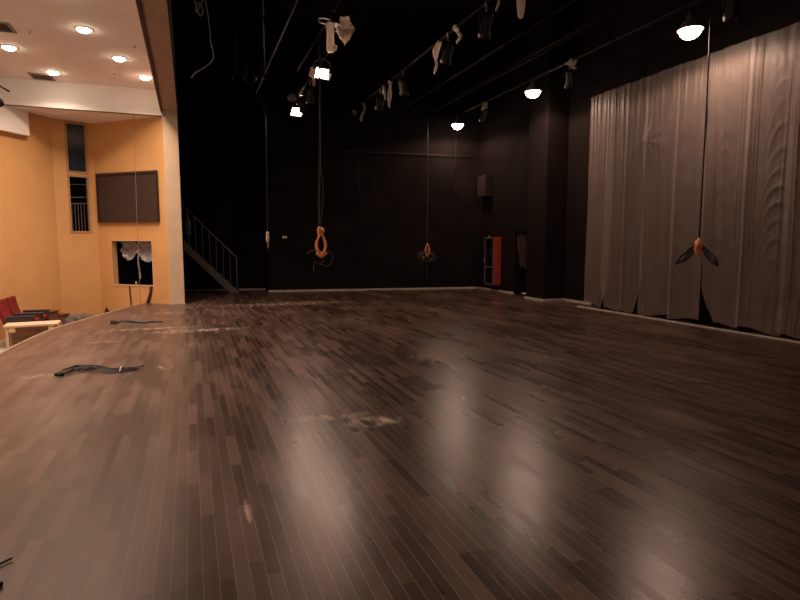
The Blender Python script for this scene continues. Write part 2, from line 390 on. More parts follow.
# recess behind the opening
MC = frame_on(C0, C1)
mb = MB(); a, b2 = CU0 - .1, CU1 + .1
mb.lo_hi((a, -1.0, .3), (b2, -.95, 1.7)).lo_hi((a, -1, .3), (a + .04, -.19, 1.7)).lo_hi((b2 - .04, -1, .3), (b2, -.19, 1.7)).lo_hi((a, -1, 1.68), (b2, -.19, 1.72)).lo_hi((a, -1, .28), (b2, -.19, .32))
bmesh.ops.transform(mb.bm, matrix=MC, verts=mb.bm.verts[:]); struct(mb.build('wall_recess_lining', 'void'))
mb = MB(); w = .022
for (u0, u1, z0, z1) in ((CU0 - w, CU1 + w, 1.55, 1.55 + w), (CU0 - w, CU1 + w, .44 - w, .44), (CU0 - w, CU0, .44, 1.55), (CU1, CU1 + w, .44, 1.55)):
    mb.lo_hi((u0, -.02, z0), (u1, .012, z1))
bmesh.ops.transform(mb.bm, matrix=MC, verts=mb.bm.verts[:]); struct(mb.build('trim_recess', 'pillar'))
# tall window
MBm = frame_on(C1, B1)
mb = MB(); w = .035
for (z0, z1) in ((1.79, 3.15), (3.27, 4.44)):
    for (u0, u1, a0, a1) in ((BU0 - w, BU1 + w, z1 - .01, z1 + w), (BU0 - w, BU1 + w, z0 - w, z0 + .01), (BU0 - w, BU0 + .012, z0, z1), (BU1 - .012, BU1 + w, z0, z1)):
        mb.lo_hi((u0, -.10, a0), (u1, .018, a1))
win = mb.build('window_1', 'winframe'); struct(win); win.matrix_world = MBm
MB().lo_hi((BU0, -.07, 3.27), (BU1, -.062, 4.44)).build('upper_pane', 'bluepane', win)
MB().lo_hi((BU0, -.07, 1.79), (BU1, -.062, 3.15)).build('lower_pane', 'glass', win)
mb = MB()
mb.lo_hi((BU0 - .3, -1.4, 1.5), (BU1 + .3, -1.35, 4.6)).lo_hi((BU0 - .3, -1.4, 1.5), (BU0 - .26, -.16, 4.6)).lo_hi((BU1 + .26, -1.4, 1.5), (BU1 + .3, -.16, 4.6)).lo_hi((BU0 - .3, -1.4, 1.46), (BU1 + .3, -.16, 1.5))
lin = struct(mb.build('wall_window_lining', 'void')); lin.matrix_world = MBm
t = thing('balustrade', 'pale metal balustrade behind the lower pane of the tall window', 'railing')
t.matrix_world = MBm
mb = MB()
for z in (2.98, 2.66, 2.50): mb.tube([(BU0 - .1, -.3, z + .02), (BU1 + .1, -.3, z - .02)], .009, n=6, smooth=0)
mb.build('rail', 'white_rail', t)
for k in range(6):
    u = BU0 + (BU1 - BU0) * (k + .4) / 6
    MB().cyl((u, -.3, 1.5), (u, -.3, 2.5), .006, n=6).build('baluster', 'white_rail', t)

# ------------------------------------------------------------------ auditorium things
def on(Mx, u, y, z): return Mx @ V((u, y, z))
def put(mb, Mx): bmesh.ops.transform(mb.bm, matrix=Mx, verts=mb.bm.verts[:]); return mb
u0, u1 = along(C0, C1, -0.665), along(C0, C1, -2.135)
t = thing('wall_screen', 'large dark framed panel hung on the ochre wall above the square opening', 'panel'); t.matrix_world = MC
MB().lo_hi((u0 + .03, .0, 2.05), (u1 - .03, .05, 3.22)).build('screen_face', 'screen', t)
mb = MB()
for q in (((u0, 0, 3.19), (u1, .075, 3.245)), ((u0, 0, 2.02), (u1, .075, 2.075)), ((u0, 0, 2.05), (u0 + .05, .075, 3.22)), ((u1 - .05, 0, 2.05), (u1, .075, 3.22))): mb.lo_hi(*q)
mb.build('frame', 'screen_frame', t)

# plastic drapes in the opening
def drape(name, label, ua, ub_, ztop, zlow, tail, group):
    mb = MB()
    def f(u, v):
        uu = ua + (ub_ - ua) * u
        sag = zlow + (ztop - zlow) * ((abs(u - .45) / .55) ** 2) * .55
        z = ztop + (sag - ztop) * v
        y = -.14 - .10 * sin(pi * v) + .03 * mnoise.noise(V((uu * 9, z * 7, 3))) + .02 * sin(uu * 30 + z * 14)
        return V((uu, y, z))
    mb.grid(f, 26, 22, .004)
    if tail: mb.grid(lambda u, v: V((ub_ - .02 - .06 * u - .10 * (1 - v) * u * 0 + 0.0, -.16 - .02 * sin(9 * v), ztop - (ztop - tail) * v)) + V(((-1 + 2 * u) * .012 * (1 - v), 0, 0)), 3, 16, .004)
    o = mb.build(name, 'clear', None, smooth=True); o.matrix_world = MC
    return tag(o, label, 'plastic sheet', group)
um = (CU0 + CU1) / 2
drape('plastic_drape', 'clear plastic scrap sagging in the left half of the square wall opening', um + .03, CU1 - .12, 1.54, 1.06, None, 'plastic in the wall opening')
drape('plastic_drape', 'white plastic scrap with a long tail in the right half of the square wall opening', CU0 + .02, um - .0, 1.54, 1.02, .58, 'plastic in the wall opening')
o = put(MB().cyl((um + .03, -.12, .32), (um + .03, -.12, .50), .022, .03, n=12).cyl((um + .03, -.12, .50), (um + .03, -.12, .53), .03, .015, n=12), MC).build('conduit_stub', 'grey_metal')
tag(o, 'small grey stub at the bottom edge of the square wall opening', 'pipe stub')
ua = along(C0, C1, -1.46)
o = put(MB().tube([(ua, .02, .43), (ua - .01, .025, .2), (ua - .03, .03, -.05), (ua - .03, .03, -.64)], .016), MC).build('hanging_strap', 'strap', smooth=True)
tag(o, 'thin brown cable hanging straight under the left part of the square opening', 'cable', 'cables below the wall opening')
ua = along(C0, C1, -0.93)
o = put(MB().tube([(ua, .025, .43), (ua + .03, .03, .25), (ua + .12, .04, .02), (ua + .2, .05, -.3)], .034), MC).build('hanging_strap', 'strap', smooth=True)
tag(o, 'thick slanting brown cable under the right corner of the square opening', 'cable', 'cables below the wall opening')
o = put(MB().blob((along(C0, C1, -1.97), .15, -.55), (.12, .14, .80), .2, 2, 3, 4), MC).build('dark_bundle', 'black', smooth=True)
tag(o, 'small dark lump just showing over the stage edge beneath the framed panel', 'bundle')
o = MB().tube([(-1.155, 15.0, 4.5), (-1.17, 15.0, 3.2), (-1.19, 15.0, 1.6), (-1.20, 15.0, .02)], .006, n=6).build('hanging_wire', 'grey_cord', smooth=True)
tag(o, 'thin pale wire hanging from the soffit across the framed panel and opening', 'wire')

# downlights in the auditorium ceiling
dl = thing('downlight', '', 'ceiling light', (0, 0, 0), group='auditorium downlights')
MB().lathe([(.135, 0.004), (.135, -.010), (.112, -.014), (.105, .004)], 28).build('trim_ring', 'fascia', dl, smooth=True)
MB().lathe([(.106, -.004), (.100, -.022), (.075, -.045), (.04, -.056), (0, -.058)], 28).build('lens', 'downglow', dl, smooth=True)  # domed so the glowing shape stands in for lamp bloom
spots = [(-1.54, 11.0, 'glowing round downlight, the one at the top centre of the cream ceiling'),
         (-2.98, 12.46, 'glowing round downlight furthest left on the cream ceiling'),
         (-2.57, 13.91, 'glowing round downlight touching the grey vent grille near the fascia'),
         (-1.16, 12.43, 'glowing round downlight midway between the top centre one and the proscenium header'),
         (-0.78, 13.62, 'glowing round downlight nearest the proscenium header and pillar'),
         (-1.62, 9.55, 'round downlight at the top edge of the picture, only its rim seen'),
         (-3.35, 11.0, 'unseen round downlight added further left than the picture shows, in line with the top centre one'),  # unseen downlights from here on, added to light the stage front
         (-1.75, 7.9, 'unseen round downlight added over the stage front, nearer the camera than the ones shown'),
         (-1.62, 6.1, 'unseen round downlight added over the stage front, second nearest the camera'),
         (-1.45, 4.2, 'unseen round downlight added over the stage front, nearest the camera'),
         (-3.4, 8.8, 'unseen round downlight added over the seats, near the middle of the hall'),
         (-3.3, 6.2, 'unseen round downlight added over the seats, nearest the camera')]
for i, (x, y, lab) in enumerate(spots):
    o = dl if i == 0 else dup(dl, (0, 0, 0))
    o.location = (x, y, CZ); o['label'] = lab
    lamp('downlight_beam', (0, 0, -.075), 112, .10, ang=142, blend=1.0, parent=o, col=(1, .74, .57))
# vents and sprinklers
vt = thing('ceiling_vent', '', 'vent', group='ceiling vents')
MB().lo_hi((-.2, -.21, -.012), (.2, .21, -.002)).build('backing', 'vent_dark', vt)
mb = MB()
for q in (((-.22, -.23, -.02), (.22, -.19, 0)), ((-.22, .19, -.02), (.22, .23, 0)), ((-.22, -.19, -.02), (-.18, .19, 0)), ((.18, -.19, -.02), (.22, .19, 0))): mb.lo_hi(*q)
mb.build('frame', 'vent', vt)
for k in range(9):
    y = -.17 + k * .0425; MB().box((0, y, -.014), (.36, .026, .004), Matrix.Rotation(radians(30), 3, 'X')).build('slat', 'vent', vt)
vt.location = (-2.86, 14.33, CZ); vt['label'] = 'square grey ceiling vent beside a downlight above the cream fascia'
dup(vt, (-2.86, 11.35, CZ), label='square grey ceiling vent cut by the left edge of the picture')
sp = thing('sprinkler', '', 'sprinkler', group='ceiling sprinklers')
MB().lathe([(.026, 0), (.024, -.008), (.008, -.014), (.007, -.03)], 14).build('escutcheon', 'grey_metal', sp, smooth=True)
MB().cyl((0, 0, -.03), (0, 0, -.035), .014, n=12).build('deflector', 'grey_metal', sp)
sp.location = (-1.37, 13.55, CZ); sp['label'] = 'small sprinkler head near the fascia, between two downlights'
dup(sp, (-2.43, 11.45, CZ), label='small sprinkler head between the left vent and the top centre downlight')
dup(sp, (-.82, 11.6, CZ), label='small sprinkler head close to the proscenium header')
# black spotlight at the left edge
t = thing('spotlight', 'black spotlight with a bracket arm cut off by the left edge of the picture', 'spotlight', (-3.16, 12.0, 4.05))
MB().cyl((0, 0, .28), (0, 0, CZ - 4.05), .02, n=10).build('drop_pipe', 'fixture', t)
MB().lathe([(.0, -.10), (.07, -.09), (.095, -.02), (.10, .12), (.085, .18), (0, .2)], 20, Matrix.Translation((.05, 0, -.06)) @ Matrix.Rotation(radians(70), 4, 'Y') @ Matrix.Translation((0, 0, -.1))).build('can', 'fixture', t, smooth=True)
MB().tube([(0, 0, .28), (.08, 0, .235), (.25, 0, .13)], .018, n=8, smooth=0).tube([(0, 0, .28), (-.1, 0, .1), (-.02, 0, -.06)], .014, smooth=3).build('bracket_arm', 'fixture', t, smooth=True)

# seats
st = thing('theatre_seat', '', 'seat', group='red theatre seats')
def seat_back(u, v):
    z = .42 + .58 * v; y = (u - .5) * (.50 - .06 * v ** 3)
    x = -.10 - .17 * v + .025 * cos((u - .5) * pi) - .03 * sin(v * pi)
    return V((x, y, z))
MB().grid(seat_back, 12, 14, .09).build('backrest', 'seat', st, smooth=True, bevel=.02)
MB().grid(lambda u, v: V((-.14 + .46 * v, (u - .5) * .46, .44 + .03 * sin(pi * u) * sin(pi * v) + .02 * v)), 8, 8, .10).build('seat_cushion', 'seat', st, smooth=True, bevel=.02)
for s in (-1, 1):
    MB().prism([(-.16, -.03), (.34, -.03), (.34, .03), (-.16, .03)], 0, .62).build('side_panel', 'seat_dark', st, bevel=.015).location = (0, s * .265, 0)
    MB().lo_hi((-.16, -.035, .62), (.36, .035, .66)).build('armrest', 'seat_dark', st, bevel=.012).location = (0, s * .265, 0)
st.location = (-3.38, 14.18, FZ); st['label'] = 'red tip-up theatre seat at the end of its row, next to the brown steps'
dup(st, (-3.40, 13.58, FZ), label='red tip-up theatre seat second from the brown steps')
# steps along the side panel
t = thing('wooden_steps', 'dark brown wooden steps against the ochre wall beside the red seats', 'steps')
t.matrix_world = MA
for k, (ua, ubb, zt) in enumerate(((.05, .32, -.285), (.32, .60, -.185), (.60, 1.0, -.075))):
    MB().lo_hi((ua, .02, FZ), (ubb, .5, zt - .03)).build('riser_box', 'steps', t)
    MB().lo_hi((ua - .02, .0, zt - .03), (ubb, .53, zt)).build('tread', 'steps', t, bevel=.006)
# raw timber frame
ang = math.atan2(.10, .90)
t = thing('timber_bench', 'raw timber bench frame with brown slats standing beyond the stage edge', 'bench', (-3.18, 11.79, FZ), (0, 0, ang))
MB().lo_hi((-.03, -.02, .62), (.83, .45, .66)).build('top_board', 'timber', t, bevel=.006)
for x in (0.0, .80):
    MB().lo_hi((x, 0, 0), (x + .045, .045, .62)).build('leg', 'timber', t, bevel=.004)
    MB().lo_hi((x, .39, 0), (x + .045, .435, .62)).build('leg', 'timber', t, bevel=.004)
MB().lo_hi((.05, 0, .53), (.15, .05, .62)).build('corner_block', 'timber2', t, bevel=.004)
MB().lo_hi((.66, 0, .53), (.76, .05, .62)).build('corner_block', 'timber2', t, bevel=.004)
for k in range(5): MB().lo_hi((.03, .36, .05 + k * .112), (.83, .385, .15 + k * .112)).build('slat', 'brown_slat', t, bevel=.004)
# bundles at the foot of the window panel
t = thing('tarp_bundle', 'crumpled grey tarp bundle on the floor below the tall window', 'bundle', (-2.74, 15.40, FZ + .0))
MB().blob((0, 0, .18), (.74, .42, .46), .28, 2.2, 4, 2.0, fn=lambda q: V((q.x, q.y, max(q.z, -.38)))).build('tarp', 'tarp', t, smooth=True)
MB().blob((.30, -.1, .17), (.46, .36, .44), .3, 2.6, 4, 5.0, fn=lambda q: V((q.x, q.y, max(q.z, -.38)))).build('tarp_fold', 'tarp', t, smooth=True)
MB().blob((-.16, -.02, .36), (.24, .22, .15), .25, 2.5, 3, 9.0).build('dark_cap', 'black', t, smooth=True)

# ------------------------------------------------------------------ curtain and plastic sheets
o = MB().grid(lambda u, v: V((8.83 + .05 * sin(u * 160) + .02 * sin(u * 57 + 1), -2.2 + 12.85 * u, .02 + 4.85 * v)), 420, 4, .01).build('stage_curtain', 'curtain', smooth=True)
tag(o, 'black stage curtain covered by plastic sheets on the right', 'curtain')
ZT = 4.77
def sheet(ya, yb, label, seed, layer, hemL=0.0, hemR=0.0, hemh=.5, gapR=(0, 0), gapL=(0, 0), swag=0.0, swagc=.5, amp=1.0, pinch=None, folds=3):
    """ya = the edge further from the camera (left in the picture), yb = the nearer edge (right)"""
    rnd = random.Random(seed)
    ph = [(rnd.uniform(0, 6.28), rnd.uniform(.7, 1.3)) for _ in range(10)]
    w = ya - yb
    creases = [(rnd.uniform(.1, .9), rnd.uniform(-.10, .10), rnd.uniform(.007, .022), rnd.uniform(.014, .034)) for _ in range(folds + 2)]
    def f(u, v):
        z = ZT * v + .02
        zn = v
        k = max(0, 1 - zn * ZT / hemh) ** 1.4
        l = hemL * k; r = hemR * k
        # slow pull-in of an edge between two heights
        l += gapL[1] * exp(-((z - gapL[0]) / .9) ** 2); r += gapR[1] * exp(-((z - gapR[0]) / .9) ** 2)
        y = ya - l - (w - l - r) * u
        x = 8.66 - .022 * layer
        s = (ya - y)
        wv = .6 + .4 * sin(pi * min(1, v * 1.1))
        x += amp * wv * (.012 * sin(s * 6.0 * ph[0][1] + ph[0][0] + .5 * sin(z * .8 + ph[1][0])) + .006 * sin(s * 19 * ph[1][1] + ph[1][0] + .4 * z * ph[2][1]) + .002 * sin(s * 47 * ph[2][1] + ph[2][0] + .7 * z))
        for (c, drift, wd, hh) in creases:
            cc = c + drift * (1 - v) + .015 * sin(z * 1.3 + c * 30)
            d = (u - cc) * w / wd
            if abs(d) < 5: x -= hh * exp(-d * d) * (.45 + .55 * v)
        # gathered seams along both edges
        for e, s_ in ((u * w, 1), ((1 - u) * w, 1)):
            if e < .12: x -= .015 * (1 - e / .12) * abs(sin(e * 90 + ph[4][0] + .6 * sin(z * 2)))
        # swags: sagging wrinkles between two hanging points
        if swag:
            q = z + 1.1 * (u - swagc) ** 2 * 4
            env = exp(-((u - swagc) / .30) ** 2)
            x -= swag * env * max(0, sin(q * 21 + 3.0 * mnoise.noise(V((u * 2, z * .9, seed))))) ** 2 * (.4 + .9 * abs(mnoise.noise(V((1, z * 1.1, seed))))) * max(0, sin(pi * min(1, v)))
        if pinch:
            pu, pz, pr = pinch
            du = (u - pu) * w; dz = z - pz; rr = sqrt(du * du + dz * dz)
            th = math.atan2(dz, du)
            x -= .06 * exp(-(rr / pr) ** 2) * (.4 + .6 * abs(sin(th * 4.5))) + .03 * exp(-(rr / .06) ** 2)
        x += .012 * mnoise.noise(V((s * 3, z * 1.2, seed * 3.1))) + .005 * mnoise.noise(V((s * 11 + z * 1.5, z * 3.0, seed * 2.1)))
        x = min(x, 8.735)
        # ragged hem
        if v == 0: z += .03 * abs(mnoise.noise(V((s * 6, seed, 0))))
        return V((x, y, z + .04 * (1 - v) * (1 + sin(s * 5 + seed))))
    o = MB().grid(f, max(40, int(w * 75)), 150).build('plastic_sheet', 'plastic', smooth=True)
    return tag(o, label, 'plastic sheet', 'plastic sheets over the curtain')
sheet(10.66, 9.87, 'narrow plastic sheet at the far left end of the covered curtain', 1, 0, hemR=.23, hemh=.75, amp=1.3, folds=5)
sheet(10.09, 9.43, 'second plastic sheet from the left end of the curtain, gathered in close folds', 2, 1, hemL=.13, hemR=0, hemh=.7, amp=1.2, folds=3)
sheet(9.52, 8.90, 'third plastic sheet from the left end, with a starry pinch near its top right', 3, 0, hemR=.21, hemh=.8, gapR=(2.6, .05), folds=3)
sheet(8.97, 8.13, 'fourth plastic sheet from the left end, creased down from the starry pinch', 4, 1, gapL=(2.3, .03), folds=5, pinch=(.06, 3.55, .35))
sheet(8.22, 7.50, 'fifth plastic sheet from the left end, behind the hanging orange coil', 5, 0, gapR=(3.6, .05), amp=.6, folds=1)
sheet(7.50, 6.69, 'sixth plastic sheet from the left end, with sagging folds beside the hanging orange coil', 6, 1, hemL=.32, hemh=.7, gapL=(.9, .05), folds=3, swag=.017, swagc=.45)
sheet(6.77, 5.97, 'seventh plastic sheet from the left end, rippled down its right side', 7, 0, swag=.019, swagc=.78, folds=1, amp=.6)
sheet(6.07, 5.12, 'eighth plastic sheet from the left end, reaching the right edge of the picture', 8, 1, swag=.009, folds=3, gapL=(1.0, .05))
sheet(5.2, 4.3, 'plastic sheet just beyond the right edge of the picture', 9, 0, folds=3)

# ------------------------------------------------------------------ overhead battens
def batten(X, Z, label, m='pipe', r=.025, y0=1.0, y1=16.0):
    t = thing('batten', label, 'pipe', (X, y0, Z), group='overhead battens')
    MB().cyl((0, 0, 0), (0, y1 - y0, 0), r, n=12).build('pipe', m, t, smooth=True)
    y = 1.2
    while y < y1 - y0 - .2:
        MB().cyl((0, y, .0), (0, y, TOP - Z), .006, n=6).build('suspension_cable', 'pipe', t); y += 3.4
    return t
batten(1.66, 5.2, 'thin dark pipe overhead nearest the proscenium, with the small cord hanging from it')
batten(2.66, 5.78, 'dark overhead pipe carrying the plastic wrapped light and the long orange coiled cord')
batten(2.80, 5.36, 'dark overhead pipe carrying the two bright floodlights on the left', y0=11.3)
batten(4.70, 5.42, 'overhead pipe with many plastic scraps hanging from it, mid stage')
batten(5.66, 5.2, 'bare dark overhead pipe just right of the plastic scraps')
batten(6.58, 5.2, 'dark overhead pipe holding the cord with the dim orange knot')
batten(7.2, 5.62, 'bare dark overhead pipe between the dim orange knot and the bell lamps')
batten(7.75, 5.36, 'overhead pipe, toned as lamp lit, carrying the three bell shaped work lamps', 'pipe_lit', .022, 1.0, 16.2)

# lit floodlights
def floodlight(loc, rot, label, power, panel):
    t = thing('floodlight', label, 'lamp', loc, rot, 'lit floodlights')
    mb = MB()      # shallow flared housing opening towards -Y
    mb.prism([(-.16, 0), (.16, 0), (.10, .16), (-.10, .16)], -.12, .12); mb.build('housing', 'fixture', t, bevel=.012)
    MB().lo_hi((-.14, -.014, -.10), (.14, -.004, .10)).build('lens', 'glow', t)
    mb = MB()
    for q in (((-.17, -.02, -.13), (.17, .01, -.105)), ((-.17, -.02, .105), (.17, .01, .13)), ((-.17, -.02, -.105), (-.145, .01, .105)), ((.145, -.02, -.105), (.17, .01, .105))): mb.lo_hi(*q)
    mb.build('bezel', 'grey_metal', t)
    MB().tube([(-.185, .07, 0), (-.185, .07, .18), (-.10, .07, .25), (.10, .07, .25), (.185, .07, .18), (.185, .07, 0)], .012, smooth=4).build('yoke', 'fixture', t, smooth=True)
    MB().cyl((0, .07, .25), (0, .07, .30), .03, n=12).build('clamp', 'fixture', t)
    if panel:
        MB().box((-.225, -.07, 0), (.008, .14, .20), Matrix.Rotation(radians(38), 3, 'Z')).build('barn_door', 'label', t)
        MB().box((.20, -.05, -.02), (.008, .10, .14), Matrix.Rotation(radians(-50), 3, 'Z')).build('barn_door', 'label', t)
    lamp('flood_beam', (0, -.05, 0), power, .16, ang=172, blend=.3, direction=(0, -1, 0), parent=t)
    return t
floodlight((2.80, 12.30, 5.17), (radians(40), 0, radians(12)), 'large lit floodlight with side flaps, crossed by the long hanging cord', 200, True)
floodlight((2.80, 15.30, 5.0), (radians(35), 0, radians(12)), 'small round looking lit floodlight, lowest and furthest left over the stage', 110, False)
# bell lamps
def bell(loc, label, power, s=1.0, tilt=(0, 0, 0)):
    t = thing('bell_lamp', label, 'lamp', loc, tilt, 'lit bell lamps')
    MB().lathe([(.0, .24), (.05, .235), (.06, .14), (.10, .11), (.17, .03), (.20, -.035), (.206, -.04), (.19, -.028), (.0, -.0)], 28).build('shade', 'grey_metal', t, smooth=True)
    MB().lathe([(.0, -.17), (.06, -.165), (.11, -.14), (.15, -.095), (.172, -.035), (.175, -.02), (0, -.012)], 28).build('diffuser', 'glow', t, smooth=True)
    MB().cyl((0, 0, .23), (0, 0, 5.36 - loc[2]), .012, n=10).build('stem', 'fixture', t)
    lamp('bell_beam', (0, 0, -.20), power, .20, ang=170, blend=.15, parent=t)
    return t
bell((7.75, 7.17, 4.98), 'large lit bell lamp in front of the plastic covered curtain, nearest and highest of all', 125)
bell((7.75, 11.63, 5.10), 'lit bell lamp left of the plastic covered curtain, over the column', 150)
bell((7.75, 15.62, 5.11), 'small dim lit bell lamp near the back wall, far from the curtain', 115)

# unlit fixtures on the battens
fx = thing('stage_light', '', 'stage light', group='unlit stage lights')
MB().lathe([(0, .17), (.05, .165), (.085, .12), (.09, -.10), (.105, -.12), (.108, -.20), (.098, -.20), (.09, -.11), (.0, -.09)], 22, Matrix.Rotation(radians(35), 4, 'X')).build('can', 'fixture', fx, smooth=True)
MB().tube([(-.12, 0, 0), (-.12, 0, .15), (-.06, 0, .22), (.06, 0, .22), (.12, 0, .15), (.12, 0, 0)], .009, smooth=4).build('yoke', 'fixture', fx, smooth=True)
MB().cyl((0, 0, .21), (0, 0, .32), .022, n=10).box((0, 0, .33), (.05, .04, .06)).build('clamp', 'grey_metal', fx)
L_ = [((2.80, 13.5, 5.02), 'black unlit stage light just below and left of the crossed floodlight'),
      ((2.80, 14.6, 5.04), 'black unlit stage light right above the small floodlight'),
      ((4.70, 13.9, 5.08), 'black unlit stage light by the plastic scraps, fourth along from the near end'),
      ((4.70, 12.3, 5.08), 'black unlit stage light by the plastic scraps, third along from the near end'),
      ((4.70, 9.9, 5.08), 'black unlit stage light by the plastic scraps, second along from the near end'),
      ((4.70, 8.45, 5.08), 'black unlit stage light by the plastic scraps, nearest to the camera'),
      ((7.75, 10.26, 5.02), 'unlit stage light between the two large bell lamps'),
      ((7.75, 13.94, 5.02), 'unlit stage light beside the farthest bell lamp'),
      ((7.75, 6.42, 5.05), 'unlit stage light cut by the top edge of the picture above the near bell lamp')]
for i, (loc, lab) in enumerate(L_):
    o = fx if i == 0 else dup(fx, loc)
    o.location = loc; o.rotation_euler = (0, 0, random.uniform(-.8, .8)); o['label'] = lab
# grey work light body at 285,93
t = thing('grey_fixture', 'grey light fixture with loose plastic above the small floodlight', 'box', (2.78, 15.45, 5.36))
MB().lo_hi((-.16, -.1, -.02), (.12, .1, .12)).build('box_body', 'grey_metal', t, bevel=.01)
MB().blob((-.05, -.12, -.02), (.3, .12, .14), .5, 3, 4, 3.3).build('plastic_wrap', 'scrap', t, smooth=True)

# the plastic wrapped moving light
t = thing('wrapped_light', 'stage light wrapped in crumpled pale plastic, with a hanging tube, above the large floodlight', 'stage light', (2.72, 10.5, 5.55))
MB().blob((.13, 0, -.05), (.30, .30, .34), .30, 1.5, 5, 1.3).build('plastic_wrap', 'scrap', t, smooth=True)
mb = MB(); mb.blob((.13, -.02, -.22), (.20, .13, .26), .22, 2.5, 4, 7.7, fn=lambda q: V((q.x * (1.0 + q.z * 1.5) + .1 * q.z, q.y * (1 + q.z), q.z))); mb.build('plastic_flap', 'scrap', t, smooth=True)
mb = MB(); mb.lathe([(.0, -.50), (.06, -.495), (.082, -.46), (.075, -.38), (.068, -.2), (.072, -.06), (.08, 0), (.0, .02)], 18)
for v in mb.bm.verts:
    k = mnoise.noise(v.co * 14) * .012; v.co += V((v.co.x, v.co.y, 0)).normalized() * k + V((-.145, 0, -.02))
mb.blob((-.075, -.02, -.44), (.09, .10, .11), .2, 2, 3, 4.0)
mb.build('hanging_tube', 'scrap', t, smooth=True)
MB().lo_hi((-.14, -.12, -.02), (.02, .12, .16)).build('head', 'fixture', t, bevel=.02)
mb = MB(); mb.tube([(-.12, 0, .07), (-.34, 0, .06), (-.36, 0, .03), (-.34, 0, -.02), (-.12, 0, -.03)], .012, smooth=3); mb.build('handle', 'grey_metal', t, smooth=True)
MB().tube([(0, 0, .14), (-.05, 0, .23)], .02, smooth=0).build('clamp', 'fixture', t)

# plastic scraps hanging from the battens
def scrap(loc, L1, w, label, seed, lean=0.0):
    rnd = random.Random(seed); mb = MB()
    def f(u, v):
        a = (u - .5) * w * .65 * (1 - .55 * v) * (1 + .3 * sin(v * 9 + seed))
        return V((a + lean * v * L1, .03 * sin(v * 7 + seed) + .05 * (abs(u - .5) * 2) ** 2 * cos(v * 5 + seed) + .02 * mnoise.noise(V((u * 4, v * 6, seed))), -L1 * v - .03 * sin(u * 6 + seed) * v))
    mb.grid(f, 8, 16, .006)
    o = mb.build('plastic_scrap', 'scrap', smooth=True); o.location = loc; o.rotation_euler = (0, 0, rnd.uniform(-.5, .5))
    return tag(o, label, 'plastic scrap', 'plastic scraps on the overhead pipes')
scrap((4.70, 16.35, 5.43), .12, .20, 'small pale plastic scrap at the far end of its pipe, above a thin cord', 1, .2)
scrap((4.70, 15.40, 5.42), .50, .16, 'long narrow plastic scrap second from the far end of its pipe', 2, -.1)
scrap((4.70, 13.15, 5.42), .62, .17, 'long narrow plastic scrap third from the far end of its pipe', 3, -.05)
scrap((4.70, 13.65, 5.42), .32, .13, 'short plastic scrap close beside the third long scrap', 4, .1)
scrap((4.70, 10.30, 5.42), .62, .20, 'longest plastic scrap, fourth from the far end of its pipe', 5, -.2)
scrap((4.70, 9.50, 5.44), .30, .20, 'dim short plastic scrap between the longest scrap and the bright tube', 6, 0)
scrap((4.70, 8.12, 5.44), .22, .10, 'thin short plastic scrap just left of the bright plastic tube at the top', 7, .1)
scrap((2.80, 13.15, 5.37), .22, .16, 'small plastic scrap left of the large floodlight, below the wrapped light', 8, .1)
scrap((7.75, 14.0, 5.36), .22, .30, 'plastic scrap bent over the pipe beside the farthest bell lamp', 9, .2)
scrap((7.75, 10.2, 5.37), .16, .42, 'wide plastic scrap on the pipe between the two large bell lamps', 10, .1)
scrap((2.66, 8.05, 5.80), .30, .16, 'bright plastic scrap at the top edge right of the wrapped light', 11, .2)
t = thing('plastic_tube', 'bright crumpled plastic tube hanging at the top of the picture, mid stage', 'plastic tube', (4.70, 7.42, 5.42))
mb = MB(); mb.lathe([(.0, -.62), (.03, -.60), (.055, -.5), (.07, -.3), (.075, -.1), (.06, 0), (0, .01)], 16)
for v in mb.bm.verts: v.co += V((mnoise.noise(v.co * 12) * .016, mnoise.noise(v.co * 12 + V((5, 5, 5))) * .016, 0))
mb.build('sleeve', 'scrap', t, smooth=True)
MB().blob((0, -.06, -.36), (.05, .04, .06), .2, 2, 3, 2).build('tape_knot', 'label', t, smooth=True)

# ------------------------------------------------------------------ hanging cords
def coil_loops(mb, c, n, rx, rz, r, seed, spread=.03, drop=0.0):
    rnd = random.Random(seed)
    for k in range(n):
        a = rnd.uniform(-.5, .5); sx = rx * rnd.uniform(.75, 1.15); sz = rz * rnd.uniform(.8, 1.1)
        pts = []
        for i in range(13):
            th = pi / 2 + 2 * pi * i / 12
            q = V((sx * cos(th) * (1 - .55 * (sin(th) > 0) * sin(th)), spread * sin(th * 2 + k), sz * (sin(th) - 1)))
            q = Matrix.Rotation(a * 1.2, 3, 'Z') @ q
            pts.append(V(c) + q + V((0, spread * (k - n / 2), 0)))
        mb.tube(pts, r, n=6, smooth=3)
    return mb
# small plug cord
t = thing('pendant_cable', 'thin cord with a small pale plug, hanging furthest left over the stage', 'cord', (1.66, 14.9, 5.2))
MB().tube([(0, 0, 0), (.17, 0, -.12), (.26, 0, -.45), (.265, 0, -1), (.255, 0, -2.5), (.245, 0, -3.42)], .011, n=6).build('cord', 'cord', t, smooth=True)
MB().lathe([(.0, 0), (.03, -.01), (.045, -.06), (.04, -.10), (.05, -.16), (.035, -.26), (0, -.3)], 14, Matrix.Translation((.245, 0, -3.40))).build('plug', 'white_plug', t, smooth=True)
MB().tube([(.245, -.045, -3.48), (.25, -.055, -3.6), (.25, -.02, -3.84)], .014, n=6).build('pigtail', 'orange_cord', t, smooth=True)
